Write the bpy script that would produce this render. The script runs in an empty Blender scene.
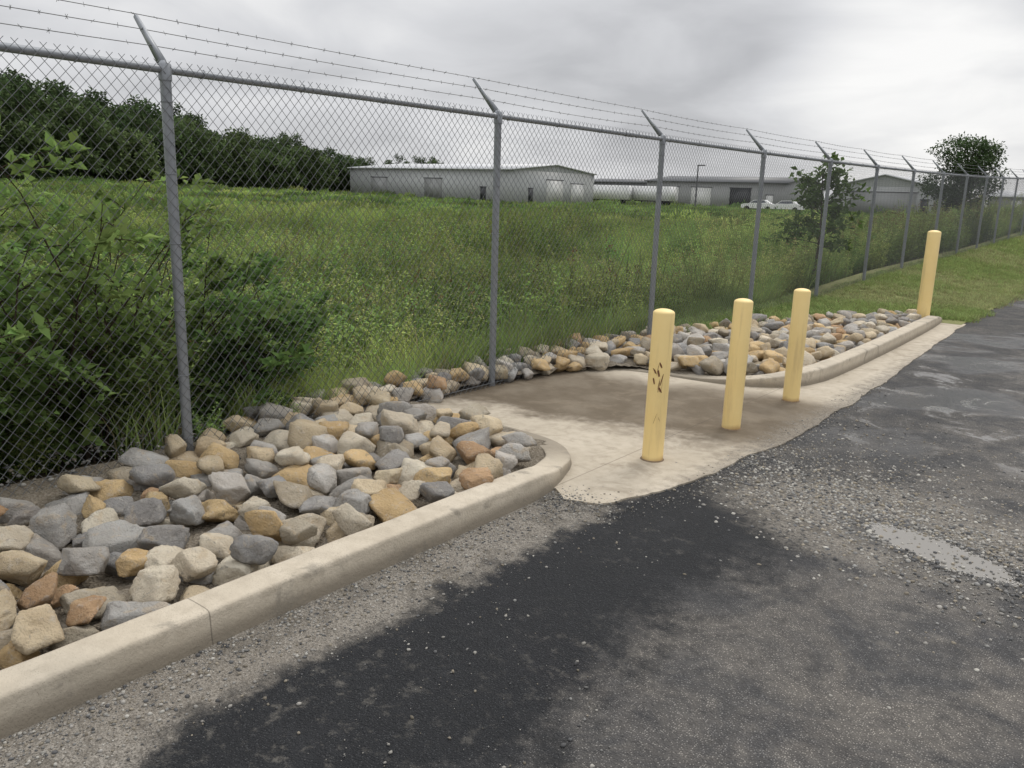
import bpy, bmesh, math, random
import numpy as np
from mathutils import Matrix, Vector, Euler
from mathutils import noise as mnoise
rng=np.random.default_rng(7); random.seed(7)
SC=bpy.context.scene; COL=SC.collection

# ------------------------------------------------------------ helpers
def link(o,parent=None):
    COL.objects.link(o)
    if parent: o.parent=parent
    return o
def empty(name,parent=None,loc=(0,0,0)):
    o=bpy.data.objects.new(name,None); o.location=loc; o.empty_display_size=.2
    return link(o,parent)
def mesh_np(name,V,F,cols=None,smooth=False):
    V=np.asarray(V,dtype=np.float32); F=np.asarray(F,dtype=np.int32)
    me=bpy.data.meshes.new(name); k=F.shape[1]
    me.vertices.add(len(V)); me.vertices.foreach_set('co',V.ravel())
    me.loops.add(F.size); me.loops.foreach_set('vertex_index',F.ravel())
    me.polygons.add(len(F)); me.polygons.foreach_set('loop_start',np.arange(0,F.size,k,dtype=np.int32))
    try: me.polygons.foreach_set('loop_total',np.full(len(F),k,dtype=np.int32))
    except Exception: pass
    me.update(calc_edges=True)
    if cols is not None:
        a=me.color_attributes.new('col','FLOAT_COLOR','POINT')
        c=np.ones((len(V),4),dtype=np.float32); c[:,:3]=cols
        a.data.foreach_set('color',c.ravel())
    if smooth: me.polygons.foreach_set('use_smooth',np.ones(len(F),dtype=bool))
    me.validate(); return me
def obj(name,me,mat=None,parent=None):
    o=bpy.data.objects.new(name,me)
    if mat: me.materials.append(mat)
    return link(o,parent)
def join_geo(parts):
    Vs=[];Fs=[];Cs=[];n=0
    for p in parts:
        Vs.append(p[0]);Fs.append(np.asarray(p[1])+n);n+=len(p[0])
        if len(p)>2: Cs.append(p[2])
    return np.vstack(Vs),np.vstack(Fs),(np.vstack(Cs) if Cs else None)
def tube(pts,rad,n=8,col=None,caps=False):
    pts=np.asarray(pts,float); m=len(pts); rad=np.broadcast_to(np.asarray(rad,float),(m,))
    T=np.gradient(pts,axis=0); T/=np.linalg.norm(T,axis=1)[:,None]+1e-9
    ref=np.array([0,0,1.]) if abs(T[0][2])<.9 else np.array([1.,0,0])
    A=np.cross(T,ref);A/=np.linalg.norm(A,axis=1)[:,None]+1e-9
    B=np.cross(T,A)
    th=np.arange(n)/n*2*math.pi
    V=(pts[:,None,:]+rad[:,None,None]*(np.cos(th)[None,:,None]*A[:,None,:]+np.sin(th)[None,:,None]*B[:,None,:])).reshape(-1,3)
    F=[]
    for i in range(m-1):
        for j in range(n):
            a=i*n+j;b=i*n+(j+1)%n
            F.append((a,b,b+n,a+n))
    if col is None: return V,np.array(F)
    return V,np.array(F),np.tile(np.asarray(col,float),(len(V),1))
def box(cx,cy,cz,sx,sy,sz):
    V=np.array([[x,y,z] for x in(-.5,.5) for y in(-.5,.5) for z in(-.5,.5)])*[sx,sy,sz]+[cx,cy,cz]
    F=np.array([(0,1,3,2),(4,6,7,5),(0,4,5,1),(2,3,7,6),(0,2,6,4),(1,5,7,3)])
    return V,F
def sstep(a,b,x):
    t=np.clip((x-a)/(b-a),0,1); return t*t*(3-2*t)
def vnoise(x,y,s=1.0,seed=0):
    x=np.asarray(x)*s+seed*17.3;y=np.asarray(y)*s+seed*7.7
    xi=np.floor(x).astype(int);yi=np.floor(y).astype(int);fx=x-xi;fy=y-yi
    fx=fx*fx*(3-2*fx);fy=fy*fy*(3-2*fy)
    def h(a,b):
        n=np.sin(a*127.1+b*311.7)*43758.5453
        return n-np.floor(n)
    return (h(xi,yi)*(1-fx)+h(xi+1,yi)*fx)*(1-fy)+(h(xi,yi+1)*(1-fx)+h(xi+1,yi+1)*fx)*fy
def inpoly(x,y,poly):
    x=np.asarray(x);y=np.asarray(y);c=np.zeros(x.shape,bool);n=len(poly)
    for i in range(n):
        x1,y1=poly[i];x2,y2=poly[(i+1)%n]
        if y1==y2: continue
        c^=((y1>y)!=(y2>y))&(x<(x2-x1)*(y-y1)/(y2-y1)+x1)
    return c

# ------------------------------------------------------------ node helpers
class NT:
    def __init__(s,name):
        s.m=bpy.data.materials.new(name); s.m.use_nodes=True; s.t=s.m.node_tree; s.t.nodes.clear()
        s.out=s.t.nodes.new('ShaderNodeOutputMaterial')
        s.tc=s.t.nodes.new('ShaderNodeTexCoord')
    def n(s,ty,**kw):
        nd=s.t.nodes.new(ty)
        for k,v in kw.items():
            if k in nd.inputs.keys() : s.set(nd.inputs[k],v)
            else: setattr(nd,k,v)
        return nd
    def set(s,inp,v):
        if isinstance(v,bpy.types.NodeSocket): s.t.links.new(v,inp)
        else:
            if inp.type=='RGBA' and len(v)==3: v=(*v,1)
            inp.default_value=v
    def noise(s,scale,detail=4,rough=.55,vec=None,dist=0):
        nd=s.t.nodes.new('ShaderNodeTexNoise'); nd.inputs['Scale'].default_value=scale
        nd.inputs['Detail'].default_value=detail; nd.inputs['Roughness'].default_value=rough; nd.inputs['Distortion'].default_value=dist
        s.t.links.new(vec or s.tc.outputs['Object'],nd.inputs['Vector']); return nd.outputs['Fac']
    def voro(s,scale,feat='F1',out='Distance',vec=None):
        nd=s.t.nodes.new('ShaderNodeTexVoronoi'); nd.feature=feat; nd.inputs['Scale'].default_value=scale
        s.t.links.new(vec or s.tc.outputs['Object'],nd.inputs['Vector']); return nd.outputs[out]
    def math(s,op,a,b=0,c=0,clamp=False):
        nd=s.t.nodes.new('ShaderNodeMath'); nd.operation=op; nd.use_clamp=clamp
        s.set(nd.inputs[0],a); s.set(nd.inputs[1],b); s.set(nd.inputs[2],c); return nd.outputs[0]
    def mr(s,v,a,b,c=0.,d=1.,smooth=True):
        nd=s.t.nodes.new('ShaderNodeMapRange'); nd.interpolation_type='SMOOTHSTEP' if smooth else 'LINEAR'
        if a>b: a,b,c,d=b,a,d,c
        s.set(nd.inputs[0],v)
        for i,x in enumerate((a,b,c,d)): s.set(nd.inputs[1+i],x)
        return nd.outputs[0]
    def mix(s,f,a,b,bt='MIX'):
        nd=s.t.nodes.new('ShaderNodeMix'); nd.data_type='RGBA'; nd.blend_type=bt; nd.clamp_factor=True
        s.set(nd.inputs[0],f); s.set(nd.inputs[6],a); s.set(nd.inputs[7],b); return nd.outputs[2]
    def bump(s,h,dist=.01,strength=1.,nrm=None):
        nd=s.t.nodes.new('ShaderNodeBump'); nd.inputs['Distance'].default_value=dist; s.set(nd.inputs['Strength'],strength)
        s.set(nd.inputs['Height'],h)
        if nrm: s.t.links.new(nrm,nd.inputs['Normal'])
        return nd.outputs[0]
    def pbr(s,color,rough=.9,normal=None,spec=.3,metal=0.):
        p=s.t.nodes.new('ShaderNodeBsdfPrincipled')
        s.set(p.inputs['Base Color'],color); s.set(p.inputs['Roughness'],rough)
        s.set(p.inputs['Specular IOR Level'],spec); s.set(p.inputs['Metallic'],metal)
        if normal: s.t.links.new(normal,p.inputs['Normal'])
        s.t.links.new(p.outputs[0],s.out.inputs[0]); return p
    def xyz(s):
        nd=s.t.nodes.new('ShaderNodeSeparateXYZ'); s.t.links.new(s.tc.outputs['Object'],nd.inputs[0]); return nd.outputs

def simple(name,col,rough=.7,spec=.3,metal=0.,var=.15,scale=6,bump=0):
    N=NT(name); f=N.noise(scale,5)
    c=N.mix(f,tuple(x*(1-var*1.6) for x in col),tuple(min(1,x*(1+var*1.6)) for x in col))
    N.pbr(c,rough,N.bump(f,bump) if bump else None,spec,metal); return N.m

def leafmat(name,transl=.35,vary=.3,patch=False):
    N=NT(name)
    at=N.n('ShaderNodeAttribute',attribute_name='col').outputs['Color']
    oin=N.n('ShaderNodeObjectInfo'); oi=oin.outputs['Random']
    br=N.mr(oi,0,1,1-vary,1+vary,False)
    hsv=N.n('ShaderNodeHueSaturation'); N.set(hsv.inputs['Color'],at); hsv.inputs['Saturation'].default_value=.90
    h2=N.math('FRACT',N.math('MULTIPLY',oi,7.31)); hue=N.mr(h2,0,1,.485,.51,False)
    if patch:
        pa=N.noise(.16,3,.6,vec=oin.outputs['Location']); pb=N.noise(.5,3,.6,vec=oin.outputs['Location'])
        br=N.math('MULTIPLY',br,N.mr(pa,.35,.65,.70,1.45)); br=N.math('MULTIPLY',br,N.mr(pb,.35,.65,.75,1.2))
        hue=N.math('ADD',hue,N.mr(pb,.35,.65,.010,-.014))
    N.set(hsv.inputs['Value'],br); N.set(hsv.inputs['Hue'],hue)
    c=hsv.outputs[0]
    p=N.n('ShaderNodeBsdfDiffuse'); N.set(p.inputs['Color'],c)
    t=N.n('ShaderNodeBsdfTranslucent'); N.set(t.inputs['Color'],c)
    mx=N.n('ShaderNodeMixShader'); N.set(mx.inputs[0],transl); N.t.links.new(p.outputs[0],mx.inputs[1]); N.t.links.new(t.outputs[0],mx.inputs[2])
    N.t.links.new(mx.outputs[0],N.out.inputs[0]); return N.m

# ------------------------------------------------------------ camera
cam=bpy.data.cameras.new('camera'); cam.sensor_width=36; cam.lens=29.11; cam.clip_end=6000; cam.clip_start=.05
co=bpy.data.objects.new('camera',cam); link(co)
M=Matrix.Rotation(math.radians(38.2),4,'Z')@Matrix.Rotation(math.radians(90-13.05),4,'X')@Matrix.Rotation(math.radians(1.7),4,'Z')
M.translation=Vector((0,0,1.55)); co.matrix_world=M; SC.camera=co

# ------------------------------------------------------------ world / light
w=bpy.data.worlds.new('World'); SC.world=w; w.use_nodes=True; t=w.node_tree; t.nodes.clear()
def wn(ty): return t.nodes.new(ty)
wo=wn('ShaderNodeOutputWorld'); bg=wn('ShaderNodeBackground'); bg.inputs['Strength'].default_value=.1
sky=wn('ShaderNodeTexSky'); sky.sky_type='NISHITA'; sky.sun_disc=False
SUN_EL=math.radians(50); SUN_AZ=math.radians(-5)
sky.sun_elevation=SUN_EL; sky.sun_rotation=SUN_AZ
tc=wn('ShaderNodeTexCoord'); sep=wn('ShaderNodeSeparateXYZ'); t.links.new(tc.outputs['Generated'],sep.inputs[0])
def wm(op,a,b=0.,c=0.,clamp=False):
    n=wn('ShaderNodeMath'); n.operation=op; n.use_clamp=clamp
    for i,v in enumerate((a,b,c)):
        if isinstance(v,bpy.types.NodeSocket): t.links.new(v,n.inputs[i])
        else: n.inputs[i].default_value=v
    return n.outputs[0]
zz=wm('ADD',wm('MAXIMUM',sep.outputs[2],0.),.24)
cx=wm('DIVIDE',sep.outputs[0],zz); cy=wm('DIVIDE',sep.outputs[1],zz)
comb=wn('ShaderNodeCombineXYZ'); t.links.new(cx,comb.inputs[0]); t.links.new(cy,comb.inputs[1])
def wnoise(scale,detail,rough,dist=0.,off=0.):
    mp=wn('ShaderNodeMapping'); mp.inputs['Location'].default_value=(off,off*.7,off*.3); t.links.new(comb.outputs[0],mp.inputs[0])
    n=wn('ShaderNodeTexNoise'); n.inputs['Scale'].default_value=scale; n.inputs['Detail'].default_value=detail
    n.inputs['Roughness'].default_value=rough; n.inputs['Distortion'].default_value=dist; t.links.new(mp.outputs[0],n.inputs['Vector']); return n.outputs['Fac']
n1=wnoise(.6,4,.45,.3,3.1); n2=wnoise(2.2,6,.5,.4,9.)
nn=wm('ADD',wm('MULTIPLY',n1,.55),wm('MULTIPLY',n2,.45))
def glow(v,a,b,amt):
    vd=wn('ShaderNodeVectorMath'); vd.operation='DOT_PRODUCT'; t.links.new(tc.outputs['Generated'],vd.inputs[0]); vd.inputs[1].default_value=Vector(v).normalized()
    mr=wn('ShaderNodeMapRange'); mr.interpolation_type='SMOOTHSTEP'; t.links.new(vd.outputs['Value'],mr.inputs[0])
    for i,x in enumerate((a,b,0,amt)): mr.inputs[1+i].default_value=x
    return mr.outputs[0]
nn=wm('ADD',nn,glow((-.225,.95,.11),.983,1.,.27))
nn=wm('ADD',nn,glow((-.30,.92,.26),.90,1.,-.17))
cr=wn('ShaderNodeValToRGB'); t.links.new(nn,cr.inputs[0]); e=cr.color_ramp.elements
e[0].position=.32; e[0].color=(.50,.505,.525,1); e[1].position=.72; e[1].color=(.97,.965,.955,1)
x=e.new(.5); x.color=(.70,.705,.725,1)
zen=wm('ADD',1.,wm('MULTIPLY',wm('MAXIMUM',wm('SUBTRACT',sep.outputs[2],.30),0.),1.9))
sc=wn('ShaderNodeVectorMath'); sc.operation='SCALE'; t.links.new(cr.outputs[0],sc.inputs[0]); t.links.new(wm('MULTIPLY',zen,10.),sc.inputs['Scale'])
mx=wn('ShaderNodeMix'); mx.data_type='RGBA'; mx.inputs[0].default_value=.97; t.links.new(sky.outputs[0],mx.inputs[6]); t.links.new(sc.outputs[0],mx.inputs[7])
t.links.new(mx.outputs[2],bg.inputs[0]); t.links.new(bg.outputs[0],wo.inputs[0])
sl=bpy.data.lights.new('sun','SUN'); sl.energy=1.5; sl.angle=math.radians(25); sl.color=(1,.95,.88)
so=bpy.data.objects.new('sun',sl); link(so)
sd=Vector((math.sin(SUN_AZ)*math.cos(SUN_EL),math.cos(SUN_AZ)*math.cos(SUN_EL),math.sin(SUN_EL)))
so.rotation_euler=sd.to_track_quat('Z','Y').to_euler()

# ------------------------------------------------------------ terrain
def rise(y): 
    y=np.asarray(y,float); return np.where(y<8,0,np.where(y<34,.0006*(np.clip(y,8,34)-8)**2,.0006*26**2+.012*(np.minimum(y,60)-34)))
def hfield(x,y):
    x=np.asarray(x,float);y=np.asarray(y,float)
    berm=.22*sstep(9,18,y)+rise(y)
    d=-(x+4.4)
    beh=berm*(1-sstep(1,9,d))+(-.42*sstep(.1,1.4,d)+.15*sstep(2.5,7,d))*(1-.5*sstep(12,22,y))
    beh=beh+.10*(vnoise(x,y,.35,3)-.5)*sstep(1,4,d)+.4*(vnoise(x,y,.05,5)-.5)*sstep(10,40,d)
    r=np.hypot(x,y)
    beh=beh+1.3*sstep(40,120,r)*sstep(1.15,2.4,-x/np.maximum(y,1.))-.5*sstep(40,120,r)*(1-sstep(.5,1.2,-x/np.maximum(y,1.)))
    return np.where(x<-4.25,beh,-.06)
s=np.linspace(-1,1,241)
gx=-5+np.sinh(s*6.2)/np.sinh(6.2)*2500; gy=6+np.sinh(s*6.2)/np.sinh(6.2)*2500
X,Y=np.meshgrid(gx,gy,indexing='ij'); Z=hfield(X,Y)
def gridfaces(n,m):
    i,j=np.meshgrid(np.arange(n-1),np.arange(m-1),indexing='ij'); a=(i*m+j).ravel()
    return np.stack([a,a+m,a+m+1,a+1],1)
N=NT('ground_soil_green'); f1=N.noise(.6,6); f2=N.noise(9,6); xs=N.xyz()
soil=N.mix(f2,(.045,.035,.022),(.13,.105,.07))
grn=N.mix(N.mr(f1,.35,.65),(.08,.12,.03),(.17,.21,.055))
far=N.mr(xs[0],-5.0,-9.0,0,1)
c=N.mix(far,soil,grn); N.pbr(c,1,N.bump(f2,.05),.1)
obj('ground',mesh_np('ground',np.stack([X.ravel(),Y.ravel(),Z.ravel()],1),gridfaces(241,241),smooth=True),N.m)

# ------------------------------------------------------------ asphalt
N=NT('asphalt'); xs=N.xyz(); x,y=xs[0],xs[1]
nb=N.noise(1.3,6,.6); ns=N.noise(5,6,.65); nf=N.noise(40,4,.6); npatch=N.noise(.55,5,.6,dist=.5); nm=N.noise(14,5,.7); nL=N.noise(2.4,5,.65,dist=.7)
v=N.voro(150); vc=N.voro(150,out='Color'); vcs=N.n('ShaderNodeSeparateColor'); N.set(vcs.inputs[0],vc)
speck=N.math('MULTIPLY',N.mr(v,.18,.45,1,0),N.mr(vcs.outputs[0],.25,.9))
wob=N.math('ADD',N.math('MULTIPLY',N.math('SUBTRACT',nb,.5),.9),N.math('MULTIPLY',N.math('SUBTRACT',ns,.5),.5))
wob2=N.math('ADD',wob,N.math('MULTIPLY',N.math('SUBTRACT',nm,.5),.4))
xw=N.math('ADD',x,N.math('MULTIPLY',wob2,1.3))
worn=N.mr(xw,-1.42,-.92)
worn=N.math('MAXIMUM',worn,N.mr(N.math('ADD',y,N.math('MULTIPLY',wob2,3.)),4.0,5.0,0,.66))
worn=N.math('MULTIPLY',worn,N.mr(npatch,.25,.6,.65,1))
worn=N.math('MULTIPLY',worn,N.mr(nm,.3,.6,.7,1))
dark=N.mix(speck,(.010,.011,.013),(.055,.057,.06)); lite=N.mix(speck,(.105,.100,.094),(.40,.38,.35))
lite=N.mix(N.mr(nL,.35,.65,0,1),N.mix(1.,lite,(.60,.62,.66),'MULTIPLY'),N.mix(1.,lite,(1.3,1.25,1.18),'MULTIPLY'))
c=N.mix(worn,dark,lite)
c=N.mix(N.mr(ns,.50,.72,0,.5),c,(.024,.025,.028))
c=N.mix(N.math('MULTIPLY',N.mr(nm,.52,.7),N.mr(npatch,.42,.6,0,.5)),c,(.19,.175,.15))
edge=N.mr(N.math('ADD',x,N.math('MULTIPLY',wob2,.62)),-2.13,-1.97,1,0)
edge=N.math('MULTIPLY',edge,N.mr(N.math('ADD',y,wob),3.1,3.9,1,0))
vg=N.voro(170,out='Color'); vgs=N.n('ShaderNodeSeparateColor'); N.set(vgs.inputs[0],vg)
gcol=N.mix(vgs.outputs[0],(.11,.098,.082),(.33,.305,.265)); gcol=N.mix(N.mr(nb,.3,.7,0,.5),gcol,(.19,.165,.132))
gcol=N.mix(N.mr(ns,.5,.62,0,.6),gcol,(.095,.083,.066))
c=N.mix(edge,c,gcol)
gp=N.math('ADD',N.math('POWER',N.math('ABSOLUTE',N.math('DIVIDE',N.math('ADD',x,.85),1.)),2.),N.math('POWER',N.math('ABSOLUTE',N.math('DIVIDE',N.math('SUBTRACT',y,4.2),.62)),2.))
gpw=N.mr(N.math('ADD',gp,N.math('MULTIPLY',wob2,1.8)),.3,1.2,.95,0)
c=N.mix(N.math('MULTIPLY',gpw,N.mr(nf,.3,.55)),c,gcol)
wet=N.math('MULTIPLY',N.mr(npatch,.5,.60),N.mr(y,4.5,6.5))
px_=N.math('ADD',x,.62); py_=N.math('ADD',N.math('SUBTRACT',y,4.00),N.math('MULTIPLY',px_,.32))
pud=N.math('ADD',N.math('POWER',N.math('ABSOLUTE',N.math('DIVIDE',px_,.38)),2.),N.math('POWER',N.math('ABSOLUTE',N.math('DIVIDE',py_,N.mr(px_,-.4,.4,.21,.12,False))),2.))
pudn=N.math('ADD',pud,N.math('ADD',N.math('MULTIPLY',N.math('SUBTRACT',ns,.5),1.6),N.math('ADD',N.math('MULTIPLY',N.math('SUBTRACT',nm,.5),.9),N.math('MULTIPLY',N.math('SUBTRACT',nf,.5),.3))))
wet=N.math('MAXIMUM',wet,N.mr(pudn,.9,2.6,1,0))
c=N.mix(N.math('MULTIPLY',wet,.7),c,(.028,.03,.034))
pm=N.mr(pudn,.66,.86,1,0)
c=N.mix(pm,c,(.24,.225,.20))
film_sheen=N.math('MULTIPLY',N.mr(N.math('ADD',nL,N.math('MULTIPLY',nf,.15)),.62,.72),N.math('MULTIPLY',N.mr(y,5.2,6.),N.mr(y,8.,11.,1,0)))
c=N.mix(N.math('MULTIPLY',film_sheen,.7),c,(.13,.13,.13))  # pale grey paints light reflection into the colour of the wet film
rough=N.mr(wet,0,1,.85,.28); rough=N.math('MULTIPLY',rough,N.mr(pm,0,1,1,.08)); rough=N.math('MULTIPLY',rough,N.mr(film_sheen,0,1,1,.45))
inv=N.math('SUBTRACT',1.,N.math('MAXIMUM',pm,N.math('MULTIPLY',film_sheen,.7)))
bh=N.math('ADD',N.math('MULTIPLY',v,1.),N.math('MULTIPLY',nf,.8))
N.pbr(c,rough,N.bump(bh,.006,inv,N.bump(ns,.02,N.math('MULTIPLY',inv,.6))),N.mr(pm,0,1,.35,1.))
gx=np.linspace(-2.6,14,84); gy=np.concatenate([np.linspace(-8,20,141),np.linspace(20.5,400,120)])
Xa,Ya=np.meshgrid(gx,gy,indexing='ij')
Za=.012*(vnoise(Xa,Ya,.9,1)-.5)*sstep(-2.0,-1.4,Xa)
obj('asphalt_road',mesh_np('asphalt_road',np.stack([Xa.ravel(),Ya.ravel(),Za.ravel()],1),gridfaces(len(gx),len(gy)),smooth=True),N.m)

# ------------------------------------------------------------ concrete
def concrete(name,stain):
    N=NT(name); xs=N.xyz(); a=N.noise(2.2,7,.6); b=N.noise(14,6,.6); d=N.noise(90,3,.6); g=N.noise(.9,4,.5,dist=.8); pit=N.voro(160)
    c=N.mix(a,(.37,.32,.245),(.57,.51,.415)); c=N.mix(N.mr(b,.35,.75,0,.5),c,(.32,.275,.21))
    if stain:
        c=N.mix(N.mr(pit,0,.22,.4,0),c,(.16,.14,.11))
        yy=N.math('ADD',N.math('ADD',xs[1],N.math('MULTIPLY',N.math('SUBTRACT',g,.5),1.3)),N.math('MULTIPLY',N.math('SUBTRACT',b,.5),.3))
        yy=N.math('ADD',yy,N.math('MULTIPLY',N.math('ADD',xs[0],3.),-.25))
        m=N.math('MULTIPLY',N.mr(yy,4.45,4.85),N.mr(yy,5.9,6.5,1,0))
        m=N.math('MULTIPLY',m,N.mr(a,.3,.6,.8,1))
        c=N.mix(N.math('MULTIPLY',m,.94),c,(.105,.080,.052))
        m3=N.mr(N.noise(3.1,5,.7,dist=.6),.50,.66,0,.5); c=N.mix(m3,c,(.22,.18,.13))
        m2=N.mr(N.math('ADD',xs[0],N.math('MULTIPLY',N.math('SUBTRACT',b,.5),.4)),-2.06,-1.80,0,.75)
        vg=N.voro(120,out='Color'); vgs=N.n('ShaderNodeSeparateColor'); N.set(vgs.inputs[0],vg)
        c=N.mix(m2,c,N.mix(vgs.outputs[0],(.10,.09,.075),(.30,.27,.225)))
        jt=N.math('MINIMUM',N.math('ABSOLUTE',N.math('ADD',xs[0],2.42)),N.math('ABSOLUTE',N.math('SUBTRACT',xs[1],8.9)))
        c=N.mix(N.mr(jt,.002,.006,.4,0),c,(.08,.065,.05))
    else:
        c=N.mix(1.,c,(1.1,1.1,1.1),'MULTIPLY'); c=N.mix(N.mr(g,.5,.7,0,.35),c,(.27,.25,.21))
        c=N.mix(N.math('MULTIPLY',N.mr(pit,0,.3,.7,0),N.mr(a,.4,.6)),c,(.14,.12,.10))
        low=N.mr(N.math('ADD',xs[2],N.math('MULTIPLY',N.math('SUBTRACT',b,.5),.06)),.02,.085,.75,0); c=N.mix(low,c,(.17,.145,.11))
        st=N.noise(5,5,.7,dist=.4); c=N.mix(N.mr(st,.54,.66,0,.5),c,(.17,.155,.13))
        jy=N.math('ABSOLUTE',N.math('SUBTRACT',N.math('FRACT',N.math('DIVIDE',N.math('ADD',xs[1],.05),2.9)),.5)); c=N.mix(N.mr(jy,.0004,.0012,.6,0),c,(.08,.07,.055))
    N.pbr(c,.88,N.bump(N.math('ADD',b,N.math('ADD',N.math('MULTIPLY',d,.6),N.mr(pit,0,.25,-.3,0))),.006,.8),.25); return N.m
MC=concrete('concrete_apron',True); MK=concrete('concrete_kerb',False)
outl=[(-2.40,3.46),(-2.27,3.36),(-2.10,3.42),(-1.96,3.80),(-1.88,4.3),(-1.82,5.1),(-1.80,5.9),(-1.81,6.6),(-1.85,7.8),(-1.93,9.5),(-2.0,11.2),(-2.06,12.35),(-2.35,12.5),(-2.35,7.5),(-2.5,6.9),(-2.9,6.7),(-3.5,6.62),(-4.1,6.4),(-4.45,5.6),(-4.5,3.6),(-4.0,3.7),(-3.4,3.85),(-2.9,3.7),(-2.7,3.46)]
bm=bmesh.new(); 
fine=[]
for i in range(len(outl)):
    a=outl[i];b=outl[(i+1)%len(outl)];L=math.dist(a,b);k=max(1,int(L/.04))
    for q in range(k):
        u=q/k; X0=a[0]+(b[0]-a[0])*u; Y0=a[1]+(b[1]-a[1])*u
        fine.append((X0+(.045*(float(vnoise(Y0,Y0*0,2.,2))-.5)+.022*(float(vnoise(Y0,Y0*0,11.,5))-.5))*(1 if X0>-2.3 else 0)+(random.random()-.5)*.009,Y0+(random.random()-.5)*.009))
vs=[bm.verts.new((p[0],p[1],.010)) for p in fine]; f=bm.faces.new(vs)
r=bmesh.ops.extrude_face_region(bm,geom=[f]); 
for v_ in r['geom']:
    if isinstance(v_,bmesh.types.BMVert): v_.co.z=.010
for v_ in vs: v_.co.z=-.1
bmesh.ops.recalc_face_normals(bm,faces=bm.faces); bmesh.ops.triangulate(bm,faces=[f for f in bm.faces if len(f.verts)>4])
me=bpy.data.meshes.new('concrete_apron'); bm.to_mesh(me); bm.free(); obj('concrete_apron',me,MC)

def smooth_path(P,n=12):
    P=np.array(P,float); out=[]
    for i in range(len(P)-1):
        p0=P[max(i-1,0)];p1=P[i];p2=P[i+1];p3=P[min(i+2,len(P)-1)]
        k=max(n,int(np.linalg.norm(p2-p1)/.04))
        for u in np.arange(k)/k:
            out.append(.5*((2*p1)+(-p0+p2)*u+(2*p0-5*p1+4*p2-p3)*u*u+(-p0+3*p1-3*p2+p3)*u**3))
    out.append(P[-1]); return np.array(out)
def kerb(name,path,wd=.155,side=1):
    P=smooth_path(path); xy=P[:,:2]; h=P[:,2]; T=np.gradient(xy,axis=0); T/=np.linalg.norm(T,axis=1)[:,None]
    Nn=np.stack([-T[:,1],T[:,0]],1)*side
    prof=[(-.002,-.12,0),(-.002,0,.0),(.003,.15,1),(.008,.80,1),(.010,.90,1),(.014,.955,1),(.022,.985,1),(.034,1.0,1),(.05,1.003,1),(.10,1.005,1),(wd-.02,1.0,1),(wd-.008,.985,1),(wd,.93,1),(wd,.8,1),(wd+.004,-.1,0)]
    V=[]
    for i in range(len(P)):
        for (o,z,fl) in prof:
            jit=.004*(float(vnoise(xy[i,0]*9,xy[i,1]*14+o*30,1.,2))-.5)+(.006*max(0,float(vnoise(xy[i,1],0*o,19.,2))-.80)*5 if .008<o<.03 else 0)
            zz=h[i]*z if fl else (z if z<0 else 0.0)
            q=xy[i]+Nn[i]*(o+jit); V.append((q[0],q[1],zz+.005*(float(vnoise(xy[i,0],xy[i,1]*6,1,4))-.5)+(.012 if z>=0 and fl else 0)))
    F=gridfaces(len(P),len(prof)); 
    me=mesh_np(name,np.array(V),F,smooth=True)
    bm=bmesh.new(); bm.from_mesh(me)
    bm.verts.ensure_lookup_table(); k=len(prof)
    bm.faces.new([bm.verts[i] for i in range(k)]); bm.faces.new([bm.verts[len(V)-1-i] for i in range(k)])
    bmesh.ops.recalc_face_normals(bm,faces=bm.faces); bm.to_mesh(me); bm.free()
    return obj(name,me,MK)
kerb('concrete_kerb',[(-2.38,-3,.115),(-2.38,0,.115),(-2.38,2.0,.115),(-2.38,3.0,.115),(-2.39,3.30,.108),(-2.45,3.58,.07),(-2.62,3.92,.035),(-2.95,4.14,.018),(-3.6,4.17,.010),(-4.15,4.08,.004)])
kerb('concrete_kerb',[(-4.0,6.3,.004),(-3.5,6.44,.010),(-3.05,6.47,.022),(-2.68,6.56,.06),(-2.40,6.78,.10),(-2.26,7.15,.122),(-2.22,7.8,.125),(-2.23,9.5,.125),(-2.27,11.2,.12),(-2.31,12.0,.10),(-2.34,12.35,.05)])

# ------------------------------------------------------------ rock beds
POLY_L=[(-2.62,-1.2),(-2.62,3.28),(-2.72,3.60),(-2.97,3.88),(-3.3,3.96),(-3.8,3.98),(-4.2,3.95),(-4.62,3.75),(-4.5,3.0),(-4.12,2.2),(-3.98,1.5),(-3.9,-1.2)]
POLY_R=[(-2.48,7.2),(-2.48,11.7),(-2.66,12.1),(-3.3,11.0),(-3.75,10.0),(-4.05,8.9),(-4.3,8),(-4.62,6.9),(-4.62,5.6),(-4.62,3.7),(-4.2,3.95),(-4.19,5.2),(-4.05,5.9),(-3.77,6.52),(-3.1,6.70),(-2.8,6.82),(-2.60,7.02)]
N=NT('bed_gravel_soil'); f2=N.noise(25,6); vg=N.voro(75,out='Color'); vs_=N.n('ShaderNodeSeparateColor'); N.set(vs_.inputs[0],vg)
c=N.mix(vs_.outputs[0],(.14,.118,.09),(.32,.285,.235)); c=N.mix(f2,c,(.15,.125,.09)); N.pbr(c,1,N.bump(N.voro(75),.012),.2); MSOIL=N.m
def bed(name,x0,x1,y0,y1,poly):
    gx=np.arange(x0,x1+.01,.05); gy=np.arange(y0,y1+.01,.05); X,Y=np.meshgrid(gx,gy,indexing='ij')
    Z=.03+.03*(vnoise(X,Y,6,8)-.5)+.03*sstep(-3.2,-4.2,X)
    Z-=.18*sstep(-4.35,-4.75,X)
    F=gridfaces(len(gx),len(gy)); cxy=(X.ravel()[F].mean(1),Y.ravel()[F].mean(1)); F=F[inpoly(cxy[0],cxy[1],poly)]
    obj(name,mesh_np(name,np.stack([X.ravel(),Y.ravel(),Z.ravel()],1),F,smooth=True),MSOIL)
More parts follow.
